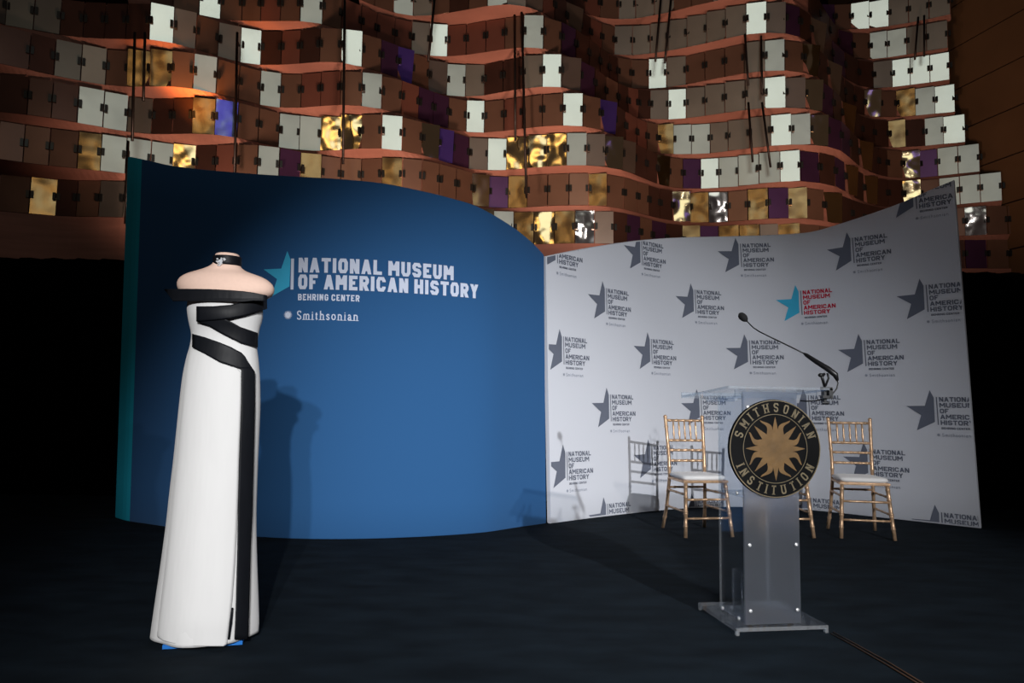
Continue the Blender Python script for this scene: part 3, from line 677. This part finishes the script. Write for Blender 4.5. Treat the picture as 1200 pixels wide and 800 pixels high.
# local frame: x to the right, y away from the audience, front edge at y=0
def lbox(name, x0, x1, y0, y1, z0, z1, mt, parent=lect, bev=0.0, edge=True):
    b2 = bmesh.new(); vs, fs = abox(b2, x0, x1, y0, y1, z0, z1)
    if edge:
        dims = (x1 - x0, y1 - y0, z1 - z0); ax = dims.index(min(dims))
        for f in b2.faces:
            f.normal_update()
            if abs(f.normal[ax]) < .5: f.material_index = 1
        return build(name, b2, [mt, M['edge']], parent)
    return build(name, b2, mt, parent)
hb = BW / 2
lbox('base_plate', -hb, hb, 0, .44, .018, .036, M['clear'])
for sx in (-1, 1):
    for yy in (0.0, .424):
        lbox('foot', sx*hb - (.016 if sx > 0 else 0), sx*hb + (.016 if sx < 0 else 0), yy, yy + .016, 0.0, .018, M['edge'], edge=False)
PW = .141; PH = 1.135
PO = -.022
panel = lbox('front_panel', -PW + PO, PW + PO, .045, .057, .036, PH, M['frost']); panel['label'] = 'frosted front panel'
lbox('side_panel', PO + -PW + .006, PO + -PW + .018, .065, .34, .036, PH - .02, M['clear'])
lbox('side_panel', PO + PW - .018, PO + PW - .006, .065, .34, .036, PH - .02, M['clear'])
lbox('shelf', PO + -PW + .018, PO + PW - .018, .10, .33, .62, .632, M['clear'])
lbox('inner_box', PO + -PW + .03, PO + PW - .03, .24, .25, .036, .25, M['clear'])
lbox('inner_box', PO + -PW + .03, PO + -PW + .04, .15, .24, .036, .25, M['clear'])
# tilted reading top: higher toward the audience
b2 = bmesh.new(); tw = .262
def topv(x, y, dz): return (x, y, PH + .012 - (y + .01) * .07 + dz)
vs = [b2.verts.new(topv(x, y, dz)) for dz in (0, .012) for x, y in ((-tw, -.01), (tw, -.01), (tw, .58), (-tw, .58))]
for i, q in enumerate(((0,3,2,1),(4,5,6,7),(0,1,5,4),(1,2,6,5),(2,3,7,6),(3,0,4,7))):
    f = b2.faces.new([vs[j] for j in q]); f.material_index = 0 if i < 2 else 1
build('reading_top', b2, [M['clear'], M['edge']], lect)
b2 = bmesh.new(); vs = [b2.verts.new(topv(x, y, dz)) for dz in (.012, .032) for x, y in ((-tw, .57), (tw, .57), (tw, .582), (-tw, .582))]
for i, q in enumerate(((0,3,2,1),(4,5,6,7),(0,1,5,4),(1,2,6,5),(2,3,7,6),(3,0,4,7))): b2.faces.new([vs[j] for j in q])
build('paper_stop', b2, M['edge'], lect)
lbox('top_bracket', -tw + .05, tw - .05, .02, .032, PH - .03, PH + .008, M['clear'])
lbox('top_bracket', -tw + .05, -tw + .062, .03, .36, PH - .05, PH - .03, M['clear'])
def bolt(x, z, y=.045, ax='y'):
    b2 = bmesh.new()
    d = (0, -1, 0) if ax == 'y' else (-1, 0, 0); p = Vector((x, y, z)); d = Vector(d)
    tube(b2, [p, p + d*.004, p + d*.004, p + d*.010, p + d*.012], [.005, .005, .009, .009, .003], 14)
    build('bolt', b2, M['chrome'], lect, smooth=True)
for x in (-PW + .022, PW - .022):
    for z_ in (.10, .405, 1.06): bolt(x + PO, z_)
for z_ in (.95, .64): bolt(PO - PW + .006, z_, .12, 'x')
for yy in (.10, .28): bolt(PO - PW, .05, yy, 'x')
# the seal
SR = .236; SZ = .862; SX = -.008
seal = bmesh.new()
tube(seal, [(SX, .044, SZ), (SX, .030, SZ), (SX, .026, SZ)], [SR, SR, SR - .004], 72)
seal_o = build('seal', seal, M['seal_black'], lect); seal_o['label'] = 'round black seal with gold sun and lettering'
def seal_faces(faces, name, mt, y=.0235):
    b2 = bmesh.new()
    for fc in faces:
        vs = [b2.verts.new((SX + v.x, y, SZ + v.y)) for v in fc]
        f = b2.faces.new(vs); f.normal_update()
        if f.normal.y > 0: f.normal_flip()
    return build(name, b2, mt, seal_o, recalc=False)
def ring(r1, r2, n=96):
    out = []
    for k in range(n):
        a, b = 2*math.pi*k/n, 2*math.pi*(k+1)/n
        c1, c2 = Vector((math.cos(a), math.sin(a))), Vector((math.cos(b), math.sin(b)))
        out.append([c1*r1, c1*r2, c2*r2, c2*r1])
    return out
seal_faces(ring(SR*.972, SR*.992), 'seal_ring', M['seal_pale'], .0245); seal_faces(ring(SR*.690, SR*.703), 'seal_ring', M['seal_pale'], .0245)
core = [Vector((math.cos(2*math.pi*k/40), math.sin(2*math.pi*k/40)))*SR*.345 for k in range(40)]
seal_faces([core], 'seal_sun', M['seal_gold'], .0234)
for k in range(16):
    sun = []
    a = math.pi/2 + 2*math.pi*k/16; d = Vector((math.cos(a), math.sin(a))); nn = Vector((-d.y, d.x)); prev = None
    wavy = k % 2; L0, L1 = SR*.31, SR*(.65 if not wavy else .66); st_ = 10
    for i in range(st_ + 1):
        t_ = i / st_; hw = SR*.072*(1 - t_)**(.9 if not wavy else .62) + .0003
        side = SR*.062*math.sin(t_*math.pi*1.55 - .2) * wavy * (1 if (k // 2) % 2 else -1) * (0.4 + t_)
        c = d*(L0 + (L1 - L0)*t_) + nn*side
        cur = (c - nn*hw, c + nn*hw)
        if prev: sun.append([prev[0], cur[0], cur[1], prev[1]])
        prev = cur
    seal_faces(sun, 'sun_ray', M['seal_gold'], .0238 + .0004*(k % 2))
def arc_text(txt, a_mid, span, r_in, h, inward):
    out = []; n = len(txt)
    ws = [(.3 if ch == 'I' else 1.25 if ch == 'M' else .95) + .35 for ch in txt]; tot = sum(ws); pos = 0
    for ch, w_ in zip(txt, ws):
        u = (pos + w_/2) / tot - .5; pos += w_
        a = a_mid - u*span if not inward else a_mid + u*span
        g_ = []; q, wd = text_quads(ch, 0, 0, h, None, wl=.42, t=.165, serif=True)
        for fc in q:
            nf = []
            for v in fc:
                x = v.x - wd/2; y = v.y
                if not inward:
                    rr = r_in + y; aa = a - x/(r_in + h/2)
                else:
                    rr = r_in + h - y; aa = a + x/(r_in + h/2)
                nf.append(Vector((math.cos(aa), math.sin(aa)))*rr)
            g_.append(nf)
        out.append(g_)
    return out
for g in arc_text('SMITHSONIAN', math.pi/2, math.radians(156), SR*.745, SR*.185, False) + arc_text('INSTITUTION', -math.pi/2, math.radians(140), SR*.745, SR*.185, True):
    seal_faces(g, 'seal_letter', M['seal_pale'], .0238)

# ---- microphone, clamped to the right of the reading top
mic = thing('gooseneck_microphone', 'black gooseneck microphone clamped to the right edge of the lectern', 'microphone', P(968, 462, 3.63))
KL = mic.location.copy()
def mp(px, py, Y): return P(px, py, Y + .43) - KL
b2 = bmesh.new(); tube(b2, [mp(942,414,3.32), mp(925,405.5,3.38), mp(905,396,3.46), mp(890,388.5,3.51), mp(883,384,3.54), mp(878,379,3.56), mp(874,374.5,3.58)], .0035, 8); build('gooseneck', b2, M['rubber'], mic, smooth=True)
b2 = bmesh.new(); tube(b2, [mp(981.5,446,3.2), mp(979,439,3.2), mp(970,432,3.22), mp(957,424,3.26), mp(945,416,3.31), mp(941.5,413.7,3.32)], [.007,.0145,.0145,.0125,.010,.0045], 12); build('handle_tube', b2, M['rubber'], mic, smooth=True)
b2 = bmesh.new(); tube(b2, [mp(875.5,376.5,3.575), mp(874,374.8,3.578), mp(872,372.7,3.58), mp(870,370.8,3.59), mp(867.5,368.5,3.60), mp(866,367.2,3.60)], [.004,.0145,.0205,.0215,.017,.005], 14); build('microphone_head', b2, M['foam'], mic, smooth=True)
b2 = bmesh.new(); tube(b2, [mp(966,438,3.2), mp(963,441,3.19), mp(966.5,453,3.2)], .007, 10); tube(b2, [mp(969.5,437,3.2), mp(971,443,3.2), mp(967.5,452,3.2)], .005, 10)
tube(b2, [mp(961,439.5,3.175), mp(964,439.5,3.21)], .010, 12); build('swivel_joint', b2, M['rubber'], mic, smooth=True)
b2 = bmesh.new()
for x0, x1, y0, y1, Y in ((963,974,453.5,457,3.19), (970.5,974.5,455,467,3.19), (963,973,463.5,466.5,3.19), (964.5,967,457,471,3.21)):
    p0, p1 = mp(x0, y1, Y), mp(x1, y0, Y); abox(b2, p0.x, p1.x, p0.y - .015, p0.y + .02, p0.z, p1.z)
tube(b2, [mp(963.5,472,3.2), mp(971,472,3.2)], .008, 10); build('clamp', b2, M['rubber'], mic)
b2 = bmesh.new(); tube(b2, [mp(981,444,3.2), mp(982,449,3.2), mp(980.5,455,3.2), mp(976,461,3.2), mp(973,465,3.2), mp(966,467.5,3.22), mp(955,469.5,3.25), mp(945,470,3.28), mp(938,469.5,3.30)], .0035, 8); build('cable', b2, M['rubber'], mic, smooth=True)

# ================================================================ CHIAVARI CHAIRS
def bamboo(bm, p, q, r, nodes, flare=1.2, seg=10):
    p, q = Vector(p), Vector(q); L = (q - p).length; pts = []; rad = []
    marks = sorted(nodes); prev = 0
    pts.append(p); rad.append(r)
    for mk in marks:
        for dl, k in ((-.009, 1), (-.004, flare), (.004, flare), (.009, 1)):
            t_ = mk + dl / L
            if 0 < t_ < 1: pts.append(p.lerp(q, t_)); rad.append(r * k)
    pts.append(q); rad.append(r)
    tube(bm, pts, rad, seg)
def make_chair(label):
    t = thing('chiavari_chair', label, 'chair', (0, 0, 0), 0, 'gold banquet chairs behind the lectern')
    G = M['goldwood']; SH = .455
    # front is -y; feet splay outward
    for s in (-1, 1):
        b2 = bmesh.new(); bamboo(b2, (s*.205, -.235, .0), (s*.175, -.175, SH - .01), .0155, (.2, .42, .46, .72, .9)); build('leg', b2, G, t, smooth=True)
    for s in (-1, 1):
        b2 = bmesh.new()
        pts = [(s*.195, .265, 0), (s*.178, .215, .2), (s*.165, .185, SH), (s*.165, .195, .62), (s*.170, .222, .80), (s*.175, .250, .965)]
        P_ = []; R_ = []
        for i in range(len(pts) - 1):
            a, b = Vector(pts[i]), Vector(pts[i+1])
            for k_, rr in ((0, 1), (.42, 1), (.485, 1.2), (.515, 1.2), (.58, 1)): P_.append(a.lerp(b, k_)); R_.append(.0145 * rr)
        P_ += [Vector(pts[-1]), Vector(pts[-1]) + Vector((0, .002, .008)), Vector(pts[-1]) + Vector((0, .004, .022))]; R_ += [.0145, .018, .010]
        tube(b2, P_, R_, 10); build('back_post', b2, G, t, smooth=True)
    def rail(name, a, b, r=.0095, nodes=(.18, .5, .82)):
        b2 = bmesh.new(); bamboo(b2, a, b, r, nodes, 1.22, 8); build(name, b2, G, t, smooth=True)
    def yb(z): return interp([(SH, .185), (.62, .195), (.80, .222), (.965, .250)], z)
    def xb(z): return interp([(SH, .165), (.62, .165), (.80, .170), (.965, .175)], z)
    for z_ in (.94, .765, .680, .590): rail('back_rail', (-xb(z_), yb(z_), z_), (xb(z_), yb(z_), z_), .011, (.12, .3, .5, .7, .88))
    for k in range(5):
        x = -.105 + .0525 * k; b2 = bmesh.new(); tube(b2, [(x, yb(.765), .765), (x, yb(.8), .80), (x, yb(.84), .825), (x, yb(.85), .85), (x, yb(.88), .88), (x, yb(.93), .94)], [.006, .007, .0105, .0065, .0095, .006], 8)
        build('spindle', b2, G, t, smooth=True)
    for z_, f in ((.15, .32), (.29, .63)):
        k = z_ / SH; xf = .205 - .03*k; yf = -.235 + .06*k
        if z_ == .15 or True:
            rail('stretcher', (-xf, yf, z_ + (.0 if z_ < .2 else .01)), (xf, yf, z_ + (.0 if z_ < .2 else .01)))
        for s in (-1, 1):
            zz = z_ + .05; kb = zz / SH; xr = .195 - .03*kb; yr = .265 - .08*min(1, kb)
            rail('stretcher', (s*(.205 - .03*kb), -.235 + .06*kb, zz), (s*xr, yr, zz))
    rail('stretcher', (-.17, .2, .36), (.17, .2, .36))
    b2 = bmesh.new(); vs = []
    for z_ in (SH - .022, SH):
        for x, y in ((-.2, -.195), (.2, -.195), (.178, .19), (-.178, .19)): vs.append(b2.verts.new((x, y, z_)))
    for q in ((0,3,2,1),(4,5,6,7),(0,1,5,4),(1,2,6,5),(2,3,7,6),(3,0,4,7)): b2.faces.new([vs[i] for i in q])
    bmesh.ops.bevel(b2, geom=list(b2.edges), offset=.006, segments=2, affect='EDGES'); build('seat', b2, G, t)
    b2 = bmesh.new(); vs = []
    for z_, k in ((SH, .97), (SH + .018, 1.04), (SH + .034, 1.0), (SH + .043, .8)):
        ringv = []
        for i in range(32):
            a = 2*math.pi*i/32; cx, sy = math.cos(a), math.sin(a)
            x = math.copysign(abs(cx)**.35, cx)*.195; y = math.copysign(abs(sy)**.35, sy)*.19
            x *= 1 - .09*(y/.19 + 1)/2
            ringv.append(b2.verts.new((x*k, y*k - .003, z_)))
        vs.append(ringv)
    for a, b in zip(vs, vs[1:]):
        for i in range(32): b2.faces.new((a[i], a[(i+1) % 32], b[(i+1) % 32], b[i]))
    b2.faces.new(vs[-1]); b2.faces.new(list(reversed(vs[0])))
    build('seat_cushion', b2, M['cushion'], t, smooth=True)['label'] = 'ivory seat cushion'
    return t
def dup(root, label):
    r = root.copy(); COL.objects.link(r); r['label'] = label
    for c in list(root.children):
        d = c.copy(); COL.objects.link(d); d.parent = r
    return r
def place(ch, fl, fr, bl, br):
    pf = (F(*fl) + F(*fr)) / 2; pb = (F(*bl) + F(*br)) / 2; c = (pf + pb) / 2
    wv = (F(*fr) - F(*fl)) + (F(*br) - F(*bl)); fv = pb - pf
    a1 = math.atan2(wv.y, wv.x); a2 = math.atan2(-fv.x, fv.y)
    ch.location = (c.x, c.y - .015, 0); ch.rotation_euler = (0, 0, .5*a1 + .5*a2)
chair = make_chair('gold bamboo-style chair with ivory cushion standing left of the lectern, leftmost of three')
place(chair, (806,630.3), (858,629.7), (775,618), (826.7,616.6))
c3 = dup(chair, 'gold bamboo-style chair with ivory cushion right of the seal, rightmost of three')
place(c3, (987.8,630.8), (1052,634.8), (963,618.4), (1026.7,621))
c2 = dup(chair, 'gold bamboo-style chair mostly hidden behind the frosted front of the lectern')
place(c2, (900,630), (955,631.5), (868.5,617), (925,617.5))

# cord on the carpet at bottom right
b2 = bmesh.new()
for s in (0, 1):
    A = [F(974 + s*3, 742 + s*-1.5, .004), F(1000, 756 - s*3, .004), F(1040, 779 - s*4, .004), F(1085 + s*6, 806, .004)]
    tube(b2, A, .0035, 8)
tag(build('floor_cord', b2, M['cord'], smooth=True), 'thin brown twin cord running along the dark carpet from the lectern base', 'cord')
